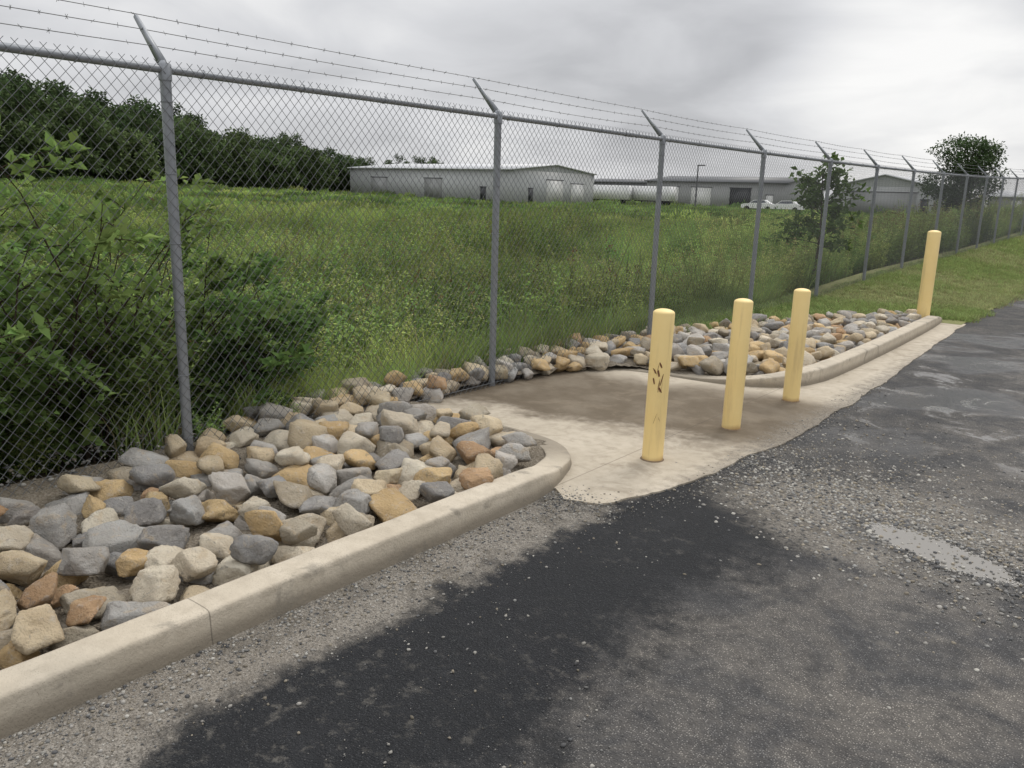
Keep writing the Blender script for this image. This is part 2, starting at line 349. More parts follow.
bed('gravel_bed',-4.9,-2.5,-3,4.1,[(-2.5,-3),(-2.5,3.4),(-2.66,3.8),(-2.95,4.05),(-3.3,4.12),(-3.8,4.1),(-4.9,4.1),(-4.9,-3)])
bed('gravel_bed',-4.9,-2.3,3.6,13,[(-2.36,7.2),(-2.38,12.0),(-2.5,12.9),(-4.9,12.9),(-4.9,3.6),(-4.2,3.95),(-4.18,5.2),(-4.03,5.9),(-3.7,6.46),(-3.1,6.6),(-2.72,6.7),(-2.48,6.9)])

def ico(sub):
    bm=bmesh.new(); bmesh.ops.create_icosphere(bm,subdivisions=sub,radius=1)
    V=np.array([v.co[:] for v in bm.verts]); F=np.array([[v.index for v in f.verts] for f in bm.faces]); bm.free(); return V,F
def rockshape(V0,seed):
    """quarried stone: star-shaped polyhedron cut by random cleavage planes, edges only slightly worn"""
    r=np.random.default_rng(seed); n=r.normal(size=(r.integers(4,9),3)); n/=np.linalg.norm(n,axis=1)[:,None]
    R=np.array(Euler(r.uniform(-.4,.4,3)).to_matrix())
    base=np.array([[0,0,1],[0,0,-1],[1,.15,0],[-1,.2,.1],[.1,1,0],[0,-1,.1]])@R.T+r.normal(0,.16,(6,3))
    n=np.vstack([n,base]); n/=np.linalg.norm(n,axis=1)[:,None]
    d=np.concatenate([r.uniform(.56,.92,len(n)-6),r.uniform(.58,.92,6)]); q=np.maximum(V0@n.T,0)/d; p=r.uniform(26,60); rad=(q**p).sum(1)**(-1/p)
    V=V0*rad[:,None]; out=np.empty(len(V)); off=r.uniform(0,50,3)
    for i,pt in enumerate(V):
        qq=Vector(pt+off); out[i]=mnoise.noise(qq*1.7)*.06-abs(mnoise.noise(qq*2.6))*.13+abs(mnoise.noise(qq*5.5))*.04+mnoise.noise(qq*9)*.03+mnoise.noise(qq*18)*.018
    V=V*(1+out)[:,None]
    return V/np.abs(V).max(0)
ROCK4=[rockshape(ico(4)[0],400+i) for i in range(22)]; F4=ico(4)[1]
ROCK3=[rockshape(ico(3)[0],100+i) for i in range(22)]; F3=ico(3)[1]
PAL=[((.50,.49,.465),4.5),((.38,.375,.365),3),((.60,.58,.54),4.5),((.72,.61,.43),5.5),((.72,.54,.30),4.5),((.60,.41,.25),1.3),((.78,.71,.57),6),((.50,.44,.34),2)]
pc=np.array([p[0] for p in PAL]); pw=np.array([p[1] for p in PAL]);pw=pw/pw.sum()
def fill(poly,n,smin,smax,zbase,cand=18,maxz=.14,shrink=.5):
    res=.025; px=[p[0] for p in poly];py=[p[1] for p in poly]; x0,x1,y0,y1=min(px)-.3,max(px)+.3,min(py)-.3,max(py)+.3
    nx,ny=int((x1-x0)/res),int((y1-y0)/res); H=np.full((nx,ny),zbase)
    out=[]
    for k in range(n):
        a=smin+(smax-smin)*rng.beta(1.6,1.9)*(1-shrink*k/n); b=a*rng.uniform(.62,1.); c=a*rng.uniform(.45,.68)
        r=(a+b)/2
        m=int(r/res)+1; ii,jj=np.meshgrid(np.arange(-m,m+1),np.arange(-m,m+1),indexing='ij'); d2=(ii**2+jj**2)*res*res/(r*r); ok=d2<.8
        ii=ii[ok];jj=jj[ok];dome=c*np.sqrt(1-d2[ok])
        best=None
        for q in range(cand):
            while True:
                x=rng.uniform(x0,x1);y=rng.uniform(y0,y1)
                if inpoly(np.array([x]),np.array([y]),poly)[0]: break
            i=int((x-x0)/res);j=int((y-y0)/res); I=np.clip(i+ii,0,nx-1);J=np.clip(j+jj,0,ny-1)
            z=(H[I,J]+dome).max()
            if best is None or z<best[0]: best=(z,x,y,I,J)
        z,x,y,I,J=best
        if z>maxz: continue
        z-=.3*c; H[I,J]=np.maximum(H[I,J],z+dome*.86)
        out.append((x,y,z,a,b,c))
    return out
def rocks(name,items):
    p3=[]
    for (x,y,z,a,b,c) in items:
        near=math.hypot(x,y)<4.2
        sh,F=(ROCK4,F4) if near else (ROCK3,F3)
        V=sh[rng.integers(len(sh))]*[a*1.08,b*1.08,c*1.06]
        R=Euler((rng.normal(0,.24),rng.normal(0,.24),rng.uniform(0,6.28))).to_matrix(); V=V@np.array(R).T
        col=pc[rng.choice(len(pc),p=pw)]*rng.uniform(.80,1.08)*(1+np.array([1,0,-1])*rng.normal(.015,.015))
        p3.append((V+[x,y,z],F,np.tile(col,(len(V),1))))
    V,Fa,C=join_geo(p3); return mesh_np(name,V,Fa,C,smooth=True)
N=NT('limestone_rock'); at=N.n('ShaderNodeAttribute',attribute_name='col').outputs['Color']
a=N.noise(7,6,.65); b=N.noise(28,8,.72); d=N.noise(110,5,.7); e_=N.noise(12,5,.6,dist=1.)
c=N.mix(N.mr(a,.35,.65),at,N.mix(1.,at,(.80,.77,.74),'MULTIPLY')); c=N.mix(N.mr(b,.5,.72,0,.5),c,(.70,.66,.59)); c=N.mix(N.mr(b,.28,.45,.5,0),c,N.mix(1.,at,(.44,.40,.36),'MULTIPLY'))
c=N.mix(N.mr(e_,.55,.68,0,.4),c,(.58,.44,.27)); c=N.mix(N.mr(N.noise(20,5,.6,dist=1.),.61,.68,0,.45),c,(.16,.15,.14))
N.pbr(c,.95,N.bump(N.math('ADD',b,N.math('MULTIPLY',d,.6)),.026,1.),.15); MROCK=N.m
itL=fill(POLY_L,360,.07,.165,.0,maxz=.17,shrink=.55); itR=fill(POLY_R,480,.065,.145,.02,maxz=.17)
obj('riprap_rocks',rocks('riprap_rocks',itL),MROCK)
obj('riprap_rocks',rocks('riprap_rocks',itR),MROCK)

# loose gravel
def gravel(n,fx,smin,smax,cols,zoff=0,pw_=2.2):
    V0,F0=ico(1); P=fx(n); parts=[]
    for (x,y) in P:
        s=smin*(smax/smin)**(rng.random()**pw_); V=V0*(1+rng.normal(0,.16,(len(V0),1)))*[s,s*rng.uniform(.6,1),s*rng.uniform(.5,.8)]
        a=rng.uniform(0,6.28);R=np.array([[math.cos(a),-math.sin(a),0],[math.sin(a),math.cos(a),0],[0,0,1]])
        c=cols[rng.integers(len(cols))]*rng.uniform(.7,1.25)
        parts.append((V@R.T+[x,y,s*.25+zoff],F0,np.tile(c,(len(V),1))))
    return join_geo(parts)
GC=np.array([(.30,.295,.28),(.40,.38,.345),(.15,.15,.15),(.34,.30,.235),(.50,.48,.43)])
def strip(n):
    x=-2.37+np.abs(rng.normal(0,.17,n)); y=.4+3.1*rng.random(n)**1.1; return np.stack([x,y],1)
def patch(n):
    x=-.95+rng.normal(0,.5,n); y=4.25+rng.normal(0,.3,n)+(-.25)*(x+.95); k=(((x+.62)/.34)**2+((y-4.0+.32*(x+.62))/.13)**2>1)|(rng.random(n)<.03); return np.stack([x,y],1)[k]
def band(n):
    x=rng.uniform(-1.85,-.1,n); y=4.8+rng.normal(0,.6,n)-.4*(x+1); return np.stack([x,y],1)
def road(n):
    x=-2.05+2.4*rng.random(n); y=.8+6*rng.random(n)**1.2; k=vnoise(x,y,2.,4)>.42; return np.stack([x,y],1)[k]
def apr(n):
    y=rng.uniform(3.2,7.5,n); x=-1.84+.07*rng.normal(0,1,n)-.25*np.clip(4.0-y,0,1); return np.stack([x,y],1)
def corner(n):
    return np.stack([-2.23+rng.normal(0,.10,n),3.36+rng.normal(0,.11,n)],1)
def soilp(n):
    x=rng.uniform(-4.75,-3.85,n);y=rng.uniform(.5,3.6,n); return np.stack([x,y],1)
G=[gravel(5500,strip,.002,.009,GC*.82,0,2.6),gravel(9000,patch,.003,.014,GC),gravel(3600,band,.003,.012,GC),gravel(3200,road,.002,.009,GC*.8,0,2.6),gravel(1200,apr,.002,.008,GC*.8,.008),gravel(800,corner,.002,.008,GC*.8,.008)]
V,F,C=join_geo(G); 
N=NT('loose_gravel'); at=N.n('ShaderNodeAttribute',attribute_name='col').outputs['Color']; N.pbr(N.mix(N.noise(120,3),at,N.mix(1.,at,(.6,.6,.6),'MULTIPLY')),.9,None,.25); MG=N.m
obj('loose_gravel',mesh_np('loose_gravel',V,F,C),MG)
V,F,C=gravel(1500,soilp,.005,.016,GC*.75,.052); obj('loose_gravel',mesh_np('loose_gravel',V,F,C),MG)

# ------------------------------------------------------------ bollards
N=NT('bollard_yellow_paint'); xs=N.xyz(); a=N.noise(5,6,.6); b=N.noise(18,6,.7,dist=.6)
c=N.mix(a,(.84,.62,.25),(.90,.71,.34)); 
chip=N.mr(b,.725,.74); c=N.mix(chip,c,(.20,.12,.06))
c=N.mix(N.mr(N.math('ADD',xs[2],N.math('MULTIPLY',a,.06)),.025,.075,.8,0),c,(.30,.15,.06))
c=N.mix(N.mr(N.noise(3,5,.6,dist=1.5),.55,.75,0,.4),c,(.64,.47,.22))
mp=N.n('ShaderNodeMapping'); mp.inputs['Scale'].default_value=(14,14,1.2); N.t.links.new(N.tc.outputs['Object'],mp.inputs[0])
c=N.mix(N.mr(N.noise(1.,5,.6,vec=mp.outputs[0]),.54,.72,0,.4),c,(.48,.36,.19))
N.pbr(c,.5,N.bump(b,.002,.5),.35); MB=N.m
N=NT('bollard_scrape'); N.pbr(N.mix(N.noise(60,4),(.10,.035,.02),(.22,.10,.05)),.8); MSCR=N.m
N=NT('bollard_footing'); N.pbr(N.mix(N.noise(60,4),(.12,.08,.05),(.26,.2,.14)),.9); MFT=N.m
def bollard(x,y,r,h,z0=.0,lean=(0,0)):
    e=empty('bollard',None,(x,y,z0)); e.rotation_euler=(lean[0],lean[1],rng.uniform(0,6))
    zs=[-.1,.0,.1,h*.5,h-.4*r]; P=[(0,0,z) for z in zs]; R=[r]*5
    for k in range(1,8):
        q=k/7*math.pi/2; P.append((0,0,h-.4*r+.4*r*math.sin(q))); R.append(max(r*math.cos(q),.001))
    th=np.arange(32)/32*6.2832; V=np.array([(R[i]*math.cos(q),R[i]*math.sin(q),P[i][2]) for i in range(len(P)) for q in th])
    F=np.array([(i*32+j,i*32+(j+1)%32,(i+1)*32+(j+1)%32,(i+1)*32+j) for i in range(len(P)-1) for j in range(32)])
    obj('post_pipe',mesh_np('post_pipe',V,F,smooth=True),MB,e)
    V,F=tube([(0,0,.0),(0,0,.006),(0,0,.010)],[r+.012,r+.008,r+.001],24); obj('base_ring',mesh_np('base_ring',V,F),MFT,e)
    return e
b1=bollard(-2.27,4.27,.063,.915,.006,(.0,.012)); bollard(-2.21,5.26,.063,.90,.006,(-.01,0)); bollard(-2.20,6.36,.063,.89,.006); bollard(-2.56,12.2,.083,1.2,.02)
b1.rotation_euler[2]=0
parts=[]
cdir=math.atan2(-4.27,2.27)
for k in range(12):
    a0=cdir+rng.uniform(-.45,.35); z0=.50+rng.uniform(-.13,.1); wa=rng.uniform(.10,.38); hz=rng.uniform(.006,.018)
    if k>9: z0=.28+rng.uniform(-.03,.05); hz*=.5
    pts=[];m=8
    for i in range(m):
        u=i/(m-1);a_=a0+wa*(u-.5);zc=z0+.07*(u-.5)*(1 if k%2 else -.4); hh=hz*math.sin(math.pi*(.05+.9*u))*rng.uniform(.7,1.2)
        for s_ in(-1,1): pts.append((.0645*math.cos(a_),.0645*math.sin(a_),zc+s_*hh))
    parts.append((np.array(pts),np.array([(2*i,2*i+2,2*i+3,2*i+1) for i in range(m-1)])))
V,F,_=join_geo(parts); obj('rust_scrape',mesh_np('rust_scrape',V,F),MSCR,b1)

# ------------------------------------------------------------ fence
N=NT('galvanised_steel'); a=N.noise(14,5,.6); N.pbr(N.mix(a,(.20,.215,.235),(.33,.345,.36)),.5,None,.5,.4); MS=N.m
N=NT('galvanised_wire'); a=N.noise(8,5,.6); N.pbr(N.mix(a,(.11,.115,.12),(.22,.225,.23)),.6,None,.35,.3); MW=N.m
N=NT('barbed_wire'); N.pbr(N.mix(N.noise(8,3),(.12,.12,.12),(.22,.22,.22)),.6,None,.4,.3); MBW=N.m
fence=empty('chain_link_fence'); FX=-4.2; FH=2.12
posts=[-2.9,-.25,2.39,5.07,7.65,10.24,12.75,15.15,17.6]; 
while posts[-1]<75: posts.append(posts[-1]+2.5)
Z=lambda y: float(rise(y))
parts=[];arms=[]
for y in posts:
    n=10 if y<30 else 6; z=Z(y)
    parts.append(tube([(FX-.0,y,z-.3),(FX,y,z+FH-.01)],.028,n)); parts.append(tube([(FX,y,z+FH-.065),(FX,y,z+FH+.012),(FX,y,z+FH+.03),(FX,y,z+FH+.035)],[.033,.033,.020,.001],n))
    x0,z0,x1,z1=FX-.0,z+FH+.0,FX-.255,z+FH+.27
    d=np.array([x1-x0,0,z1-z0]);d/=np.linalg.norm(d);nn=np.array([-d[2],0,d[0]])
    V=[]
    for (px,pz,hw,dy) in((x0,z0,.022,.014),(x1,z1,.010,.008)):
        for s1 in(-1,1):
            for s2 in(-1,1): V.append(np.array([px,y,pz])+nn*hw*s1+np.array([0,dy*s2,0]))
    arms.append((np.array(V),np.array([(0,1,3,2),(4,6,7,5),(0,4,5,1),(2,3,7,6),(0,2,6,4),(1,5,7,3)])))
    for k in range(6):
        zz=z+.15+k*.36; th=np.linspace(0,6.283,9); parts.append(tube(np.stack([FX+.032*np.cos(th),y+.032*np.sin(th),zz+0*th],1),.0025,3))
for y in np.arange(-2.6,40,.65):
    th=np.linspace(0,6.283,9); parts.append(tube(np.stack([FX+.024*np.cos(th),y+.01*np.sin(th),Z(y)+FH-.012+.024*np.sin(th)],1),.0025,3))
for y in (1.1,7.0,13.1,19.2,25.3): parts.append(tube([(FX,y-.08,Z(y)+FH-.012),(FX,y+.08,Z(y)+FH-.012)],.0235,10))
V,F,_=join_geo(parts); obj('line_posts',mesh_np('line_posts',V,F,smooth=True),MS,fence)
V,F,_=join_geo(arms); obj('barbed_wire_arms',mesh_np('barbed_wire_arms',V,F),MS,fence)
ys=np.arange(-3,77,.5); V,F=tube(np.stack([0*ys+FX+.0,ys,rise(ys)+FH-.012],1),.0205,10); obj('top_rail',mesh_np('top_rail',V,F,smooth=True),MS,fence)
D=.060; XF=FX+.034
zb,zt=-.05,FH+.03; Hh=zt-zb
def wires(ya,yb,D,r,seg,k):
    Vs=[];Fs=[];n=0
    th=np.arange(k)/k*6.2832+.3
    u=np.linspace(0,1,seg+1)
    for sgn in(-1,1):
        for y0 in np.arange(ya,yb,D):
            yy=y0+sgn*Hh*u*.92; zz=zb+Hh*u
            xx=XF+.004*sgn+.012*(vnoise(yy,zz,1.3,6)-.5)
            yy=yy+.012*(vnoise(yy,zz,1.1,9)-.5)
            zz=zz+rise(yy)
            P=np.stack([xx,yy,zz],1)
            ring=np.stack([np.cos(th)*r,np.sin(th)*r*.7,np.sin(th)*r*.7*sgn*-1],1)
            Vs.append((P[:,None,:]+ring[None]).reshape(-1,3))
            i,j=np.meshgrid(np.arange(seg),np.arange(k),indexing='ij');i=i.ravel();j=j.ravel();j2=(j+1)%k
            Fs.append(np.stack([n+i*k+j,n+i*k+j2,n+(i+1)*k+j2,n+(i+1)*k+j],1)); n+=(seg+1)*k
    return np.vstack(Vs),np.vstack(Fs)
V,F,_=join_geo([wires(-4,24,D,.00170,24,3),wires(24,72,D,.0015,14,3)])
obj('chain_link_mesh',mesh_np('chain_link_mesh',V,F,smooth=True),MW,fence)
V,F=tube(np.stack([0*ys+XF,ys,rise(ys)+.04],1),.003,4); obj('tension_wire',mesh_np('tension_wire',V,F),MW,fence)
parts=[]
for k,q in enumerate((.36,.68,.99)):
    yy=[];
    for a,b in zip(posts[:-1],posts[1:]): yy+=list(np.linspace(a,b,9)[:-1])
    yy=np.array(yy); ph=np.concatenate([np.linspace(0,1,9)[:-1]]*(len(posts)-1)); sag=-.009*4*ph*(1-ph)*(.3+1.4*vnoise(yy*0+np.floor(np.arange(len(yy))/8),yy*0+k,1.,3))
    P=np.stack([FX-.255*q+0*yy,yy,rise(yy)+FH+.27*q+.012+sag],1)
    parts.append(tube(P,.0020,4))
    for yb in np.arange(-2.5,60,.125):
        xb=FX-.255*q; zb_=np.interp(yb,P[:,1],P[:,2])
        for m in range(2):
            d=rng.normal(size=3);d[1]*=.4;d/=np.linalg.norm(d); parts.append(tube([np.array([xb,yb,zb_])-d*.013,np.array([xb,yb,zb_])+d*.013],.0013,3))
V,F,_=join_geo([p for p in parts]); obj('barbed_wire_strands',mesh_np('barbed_wire_strands',V,F),MBW,fence)

# ------------------------------------------------------------ vegetation building blocks
def leaves(P,D,L,W,C,droop=.15):
    n=len(P); D=D/(np.linalg.norm(D,axis=1)[:,None]+1e-9)
    S=np.cross(D,rng.normal(size=(n,3))*.5+[0,0,1.]); S/=np.linalg.norm(S,axis=1)[:,None]+1e-9
    Nn=np.cross(S,D); L=np.broadcast_to(L,(n,))[:,None];W=np.broadcast_to(W,(n,))[:,None]
    b=P; tip=P+D*L-Nn*L*droop; mid=P+D*L*.45
    l=mid+S*W*.5+Nn*W*.18; r=mid-S*W*.5+Nn*W*.18
    V=np.stack([b,l,tip,r],1).reshape(-1,3); F=np.arange(4*n).reshape(n,4)
    return V,F,np.repeat(C,4,axis=0)
def blades(P,H,W,lean,C,seg=3):
    n=len(P); a=rng.uniform(0,6.283,n); dx=np.cos(a);dy=np.sin(a); b=rng.uniform(0,6.283,n); sx=np.cos(b);sy=np.sin(b)
    rows=[]
    for i in range(seg+1):
        u=i/seg; wv=W*(1-u)**.6*.5+ .0004
        c=np.stack([P[:,0]+dx*lean*H*u*u,P[:,1]+dy*lean*H*u*u,P[:,2]+H*(u-.28*lean*u*u)],1); s=np.stack([sx*wv,sy*wv,0*sx],1)
        rows+= [c-s,c+s]
    V=np.stack(rows,1).reshape(-1,3); k=2*(seg+1); F=[]
    base=np.arange(n)*k
    for i in range(seg): F.append(np.stack([base+2*i,base+2*i+1,base+2*i+3,base+2*i+2],1))
    return V,np.vstack(F),np.repeat(C,k,axis=0)
def cvar(c,n,v=.25,tint=.06):
    return np.asarray(c)[None]*(1+rng.uniform(-v,v,(n,1)))*(1+rng.uniform(-tint,tint,(n,3)))
def weed_mesh(name,nst,rad,h0,h1,leafL,col,top=None,step=.030):
    parts=[]
    for s_ in range(nst):
        a=rng.uniform(0,6.283); r=rad*math.sqrt(rng.random()); h=rng.uniform(h0,h1); p0=np.array([r*math.cos(a),r*math.sin(a),0]); lean=np.array([math.cos(a),math.sin(a),0])*rng.uniform(0,.28)+np.array([rng.normal(0,.08),rng.normal(0,.08),0])
        u=np.linspace(0,1,4); P=p0+np.outer(u*h,[0,0,1])+np.outer(u*u*h,lean)
        parts.append(tube(P,np.linspace(.0035,.0012,4)*(1+h),3,np.array(col)*.7))
        n=int(h/step); u=np.sort(rng.uniform(.12,1,n)); Q=p0+np.outer(u*h,[0,0,1])+np.outer(u*u*h,lean)
        th=np.arange(n)*2.4+rng.uniform(0,6); d=np.stack([np.cos(th),np.sin(th),rng.uniform(.1,.9,n)],1)
        sz=leafL*(1.15-.6*u)*rng.uniform(.7,1.25,n)
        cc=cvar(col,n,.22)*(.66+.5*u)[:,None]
        parts.append(leaves(Q,d,sz,sz*.36,cc))
        if top is not None and rng.random()<.4:
            m=14; q=Q[-1]+rng.normal(0,1,(m,3))*[.02,.02,.035]+[0,0,.03]; parts.append(leaves(q,rng.normal(size=(m,3)),.022,.014,cvar(top,m)))
    V,F,C=join_geo(parts); return mesh_np(name,V,F,C)
def grass_mesh(name,n,rad,h0,h1,wd,col,dry=0,lean=.5):
    r=rad*np.sqrt(rng.random(n));a=rng.uniform(0,6.283,n);P=np.stack([r*np.cos(a),r*np.sin(a),0*r],1)
    C=cvar(col,n,.28); k=rng.random(n)<dry; C[k]=cvar((.24,.20,.10),k.sum(),.3)
    V,F,C=blades(P,rng.uniform(h0,h1,n),wd,rng.uniform(.1,1,n)*lean*1.6,C); return mesh_np(name,V,F,C)
def shrub_mesh(name,h,rad,nst,leafL,col,nl=26,sub=8):
    parts=[]
    for s_ in range(nst):
        a=rng.uniform(0,6.283);hh=h*rng.uniform(.5,1.08);ln=rad*rng.uniform(.2,1.)
        u=np.linspace(0,1,7);wig=np.cumsum(rng.normal(0,.03,(7,3)),0)
        P=np.stack([math.cos(a)*ln*u**1.4,math.sin(a)*ln*u**1.4,hh*u-.12*hh*u*u],1)+wig*hh
        P[0]=[rng.normal(0,.08),rng.normal(0,.08),-.1]
        parts.append(tube(P,np.linspace(.010,.002,7),4,(.09,.07,.05)))
        for b_ in range(sub):
            t0=rng.uniform(.18,1);q=np.array([np.interp(t0,u,P[:,i]) for i in range(3)]);ba=rng.uniform(0,6.283);bl=h*.28*rng.uniform(.5,1.2)*(1.2-.6*t0)
            d=np.array([math.cos(ba),math.sin(ba),rng.uniform(-.1,.9)]);d/=np.linalg.norm(d);w_=np.linspace(0,1,4);B=q+np.outer(w_*bl,d)+np.outer(w_**2*bl*.25,[0,0,-1.])
            parts.append(tube(B,np.linspace(.004,.001,4),3,(.10,.08,.05)))
            tt=rng.uniform(.05,1.05,nl);Q=np.stack([np.interp(tt,w_,B[:,i]) for i in range(3)],1)+rng.normal(0,.014,(nl,3))
            dd=rng.normal(size=(nl,3))*[1,1,.5]+d*.7+[0,0,.15]; sz=leafL*rng.uniform(.6,1.25,nl)
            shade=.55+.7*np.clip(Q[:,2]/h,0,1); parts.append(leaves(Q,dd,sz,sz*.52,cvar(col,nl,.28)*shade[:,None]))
    V,F,C=join_geo(parts); return mesh_np(name,V,F,C)
def mass_mesh(name,n,rx,h,leafL,col,top=None):
    r=rx*np.sqrt(rng.random(n));a=rng.uniform(0,6.283,n); ht=h*(1-.45*(r/rx)**2)*(.5+.6*vnoise(r*np.cos(a),r*np.sin(a),1.6/rx*2,4))
    z=ht*rng.random(n)**.4; P=np.stack([r*np.cos(a),r*np.sin(a),z],1)
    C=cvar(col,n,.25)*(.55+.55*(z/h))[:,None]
    if top is not None:
        k=(rng.random(n)<.10)&(z>.6*h); C[k]=cvar(top,k.sum())
    sz=leafL*rng.uniform(.5,1.4,n)
    V,F,C=leaves(P,rng.normal(size=(n,3))*[.8,.8,.6]+[0,0,.8],sz,sz*.28,C); return mesh_np(name,V,F,C)
ML=leafmat('weed_leaf',.35,.22,True); MGR=leafmat('grass_blade',.3,.2); MSH=leafmat('shrub_leaf',.35,.15); MT=leafmat('tree_leaf',.2,.2)
def scatter(root,name,me,mat,pts,sc):
    n=len(pts); 
    if n==0: return
    a=rng.uniform(0,6.283,n); k=sc*.5*math.sqrt(2); V=[]
    for i in range(4):
        V.append(np.stack([pts[:,0]+k*np.cos(a+i*math.pi/2),pts[:,1]+k*np.sin(a+i*math.pi/2),pts[:,2]],1))
    V=np.stack(V,1).reshape(-1,3)
    e=obj(name,mesh_np(name,V,np.arange(4*n).reshape(n,4)),None,root)
    e.instance_type='FACES'; e.use_instance_faces_scale=True; e.instance_faces_scale=1.; e.show_instancer_for_render=False; e.show_instancer_for_viewport=False
    c=obj(name+'_plant',me,None if len(me.materials) else mat,e); return e
GREEN=(.225,.335,.075); GREEN2=(.175,.285,.07); YEL=(.28,.355,.09)
field=empty('meadow_vegetation')
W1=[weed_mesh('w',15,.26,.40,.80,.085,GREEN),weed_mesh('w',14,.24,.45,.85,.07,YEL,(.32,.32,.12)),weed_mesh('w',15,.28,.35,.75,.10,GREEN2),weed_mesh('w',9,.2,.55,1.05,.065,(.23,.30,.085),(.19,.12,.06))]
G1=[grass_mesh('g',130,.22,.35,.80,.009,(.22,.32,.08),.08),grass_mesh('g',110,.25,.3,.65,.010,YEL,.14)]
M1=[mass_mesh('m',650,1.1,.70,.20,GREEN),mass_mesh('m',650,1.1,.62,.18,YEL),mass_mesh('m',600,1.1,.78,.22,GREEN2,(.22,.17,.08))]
def region(n,ru,rv,cond=None):
    r=np.sqrt(rng.uniform(ru[0]**2,ru[1]**2,n)); a=np.radians(rng.uniform(rv[0],rv[1],n)); x=-r*np.sin(a);y=r*np.cos(a)
    k=x<-4.75
    return x[k],y[k]
def putfield(name,meshes,mat,x,y,s0,s1,zoff=-.03):
    sel=vnoise(x,y,.22,11)*.7+vnoise(x,y,.07,13)*.5+rng.normal(0,.14,len(x)); sel=np.clip((sel-.25)/.75,0,.999)
    idx=(sel*len(meshes)).astype(int)
    for i,me in enumerate(meshes):
        k=idx==i; xx,yy=x[k],y[k]; pts=np.stack([xx,yy,hfield(xx,yy)+zoff],1)
        scatter(field,name,me,mat,pts,rng.uniform(s0,s1,k.sum())*(.6+.7*vnoise(xx,yy,.35,21)))
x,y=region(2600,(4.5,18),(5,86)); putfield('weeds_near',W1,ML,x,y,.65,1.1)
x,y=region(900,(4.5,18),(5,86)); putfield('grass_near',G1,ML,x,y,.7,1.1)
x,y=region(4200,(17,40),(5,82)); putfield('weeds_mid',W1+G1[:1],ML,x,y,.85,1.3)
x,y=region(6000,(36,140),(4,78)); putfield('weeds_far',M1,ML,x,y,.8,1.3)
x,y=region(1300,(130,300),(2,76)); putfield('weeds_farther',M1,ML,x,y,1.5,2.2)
yy=rng.uniform(7.5,40,460); xx=-4.8-np.abs(rng.normal(0,.6,460)); putfield('fence_weeds',[W1[3],W1[1],G1[0],W1[0]],ML,xx,yy,.75,1.35)
yy=rng.uniform(40,75,260); xx=-4.8-np.abs(rng.normal(0,.8,260)); putfield('fence_weeds',[W1[3],W1[1],G1[0],W1[0]],ML,xx,yy,1.0,1.4)
yy=rng.uniform(3.0,12,220); xx=-4.55-np.abs(rng.normal(0,.18,220)); putfield('fence_grass',G1,MGR,xx,yy,.35,.7,zoff=-.02)
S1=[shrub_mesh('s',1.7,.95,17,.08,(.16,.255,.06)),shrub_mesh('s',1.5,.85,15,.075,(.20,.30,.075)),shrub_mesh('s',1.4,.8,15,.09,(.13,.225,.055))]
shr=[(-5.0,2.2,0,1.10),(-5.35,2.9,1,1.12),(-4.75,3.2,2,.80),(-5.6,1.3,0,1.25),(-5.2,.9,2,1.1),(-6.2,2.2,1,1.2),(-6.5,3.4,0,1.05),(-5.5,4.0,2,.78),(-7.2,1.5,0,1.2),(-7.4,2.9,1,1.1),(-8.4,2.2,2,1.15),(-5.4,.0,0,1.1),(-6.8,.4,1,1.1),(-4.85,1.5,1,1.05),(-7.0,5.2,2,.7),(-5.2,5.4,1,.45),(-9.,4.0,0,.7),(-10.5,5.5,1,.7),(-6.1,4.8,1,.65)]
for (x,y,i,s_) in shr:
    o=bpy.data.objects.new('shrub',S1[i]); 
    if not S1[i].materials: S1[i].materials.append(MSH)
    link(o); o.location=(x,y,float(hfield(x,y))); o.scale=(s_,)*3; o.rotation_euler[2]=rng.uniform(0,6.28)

# mown verge
gx=np.linspace(-4.6,-2.08,26); gy=np.concatenate([np.arange(12.2,40,.3),np.arange(40,400,4.)])
def hverge(x,y): return .012+(.22*sstep(9,18,y)+rise(y))*sstep(-2.3,-4.25,x)
X,Y=np.meshgrid(gx,gy,indexing='ij'); Zv=hverge(X,Y)
N=NT('verge_turf'); a=N.noise(1.2,6,.6); b=N.noise(30,5,.7)
N.pbr(N.mix(b,N.mix(a,(.16,.21,.065),(.26,.28,.11)),(.28,.255,.14)),1,N.bump(b,.03),.1)
obj('grass_verge',mesh_np('grass_verge',np.stack([X.ravel(),Y.ravel(),Zv.ravel()],1),gridfaces(len(gx),len(gy)),smooth=True),N.m)
verge=empty('verge_grass_blades')
T1=[grass_mesh('t',50,.10,.03,.085,.006,(.25,.335,.10),.12,.8),grass_mesh('t',50,.10,.025,.07,.006,(.33,.38,.15),.25,.9)]
def verge_pts(n,y0,y1,jx=0):
    y=rng.uniform(y0,y1,n); x=rng.uniform(-4.3,-2.06,n)+.05*rng.normal(size=n); 
    k=~((y<12.6)&(x>-2.9)); x=x[k];y=y[k]
    return np.stack([x,y,hverge(x,y)-.004],1)
for i,(n,y0,y1,s) in enumerate([(3200,12.2,24,1.0),(2600,22,50,1.6),(1200,48,120,3.)]):
    P=verge_pts(n,y0,y1); k=vnoise(P[:,0],P[:,1],.8,3)+rng.normal(0,.2,len(P))>.5
    for j in (0,1):
        Q=P[k if j else ~k]; scatter(verge,'turf',T1[j],MGR,Q,rng.uniform(.8,1.3,len(Q))*s)
n=1500; y=rng.uniform(7.5,12.8,n); x=rng.uniform(-4.5,-2.6,n); k=~inpoly(x,y,POLY_R)&(x<-2.6-(12.8-y)*.26); x=x[k];y=y[k]
scatter(verge,'turf',T1[0],MGR,np.stack([x,y,.05+0*x],1),rng.uniform(1.,2.2,len(x)))
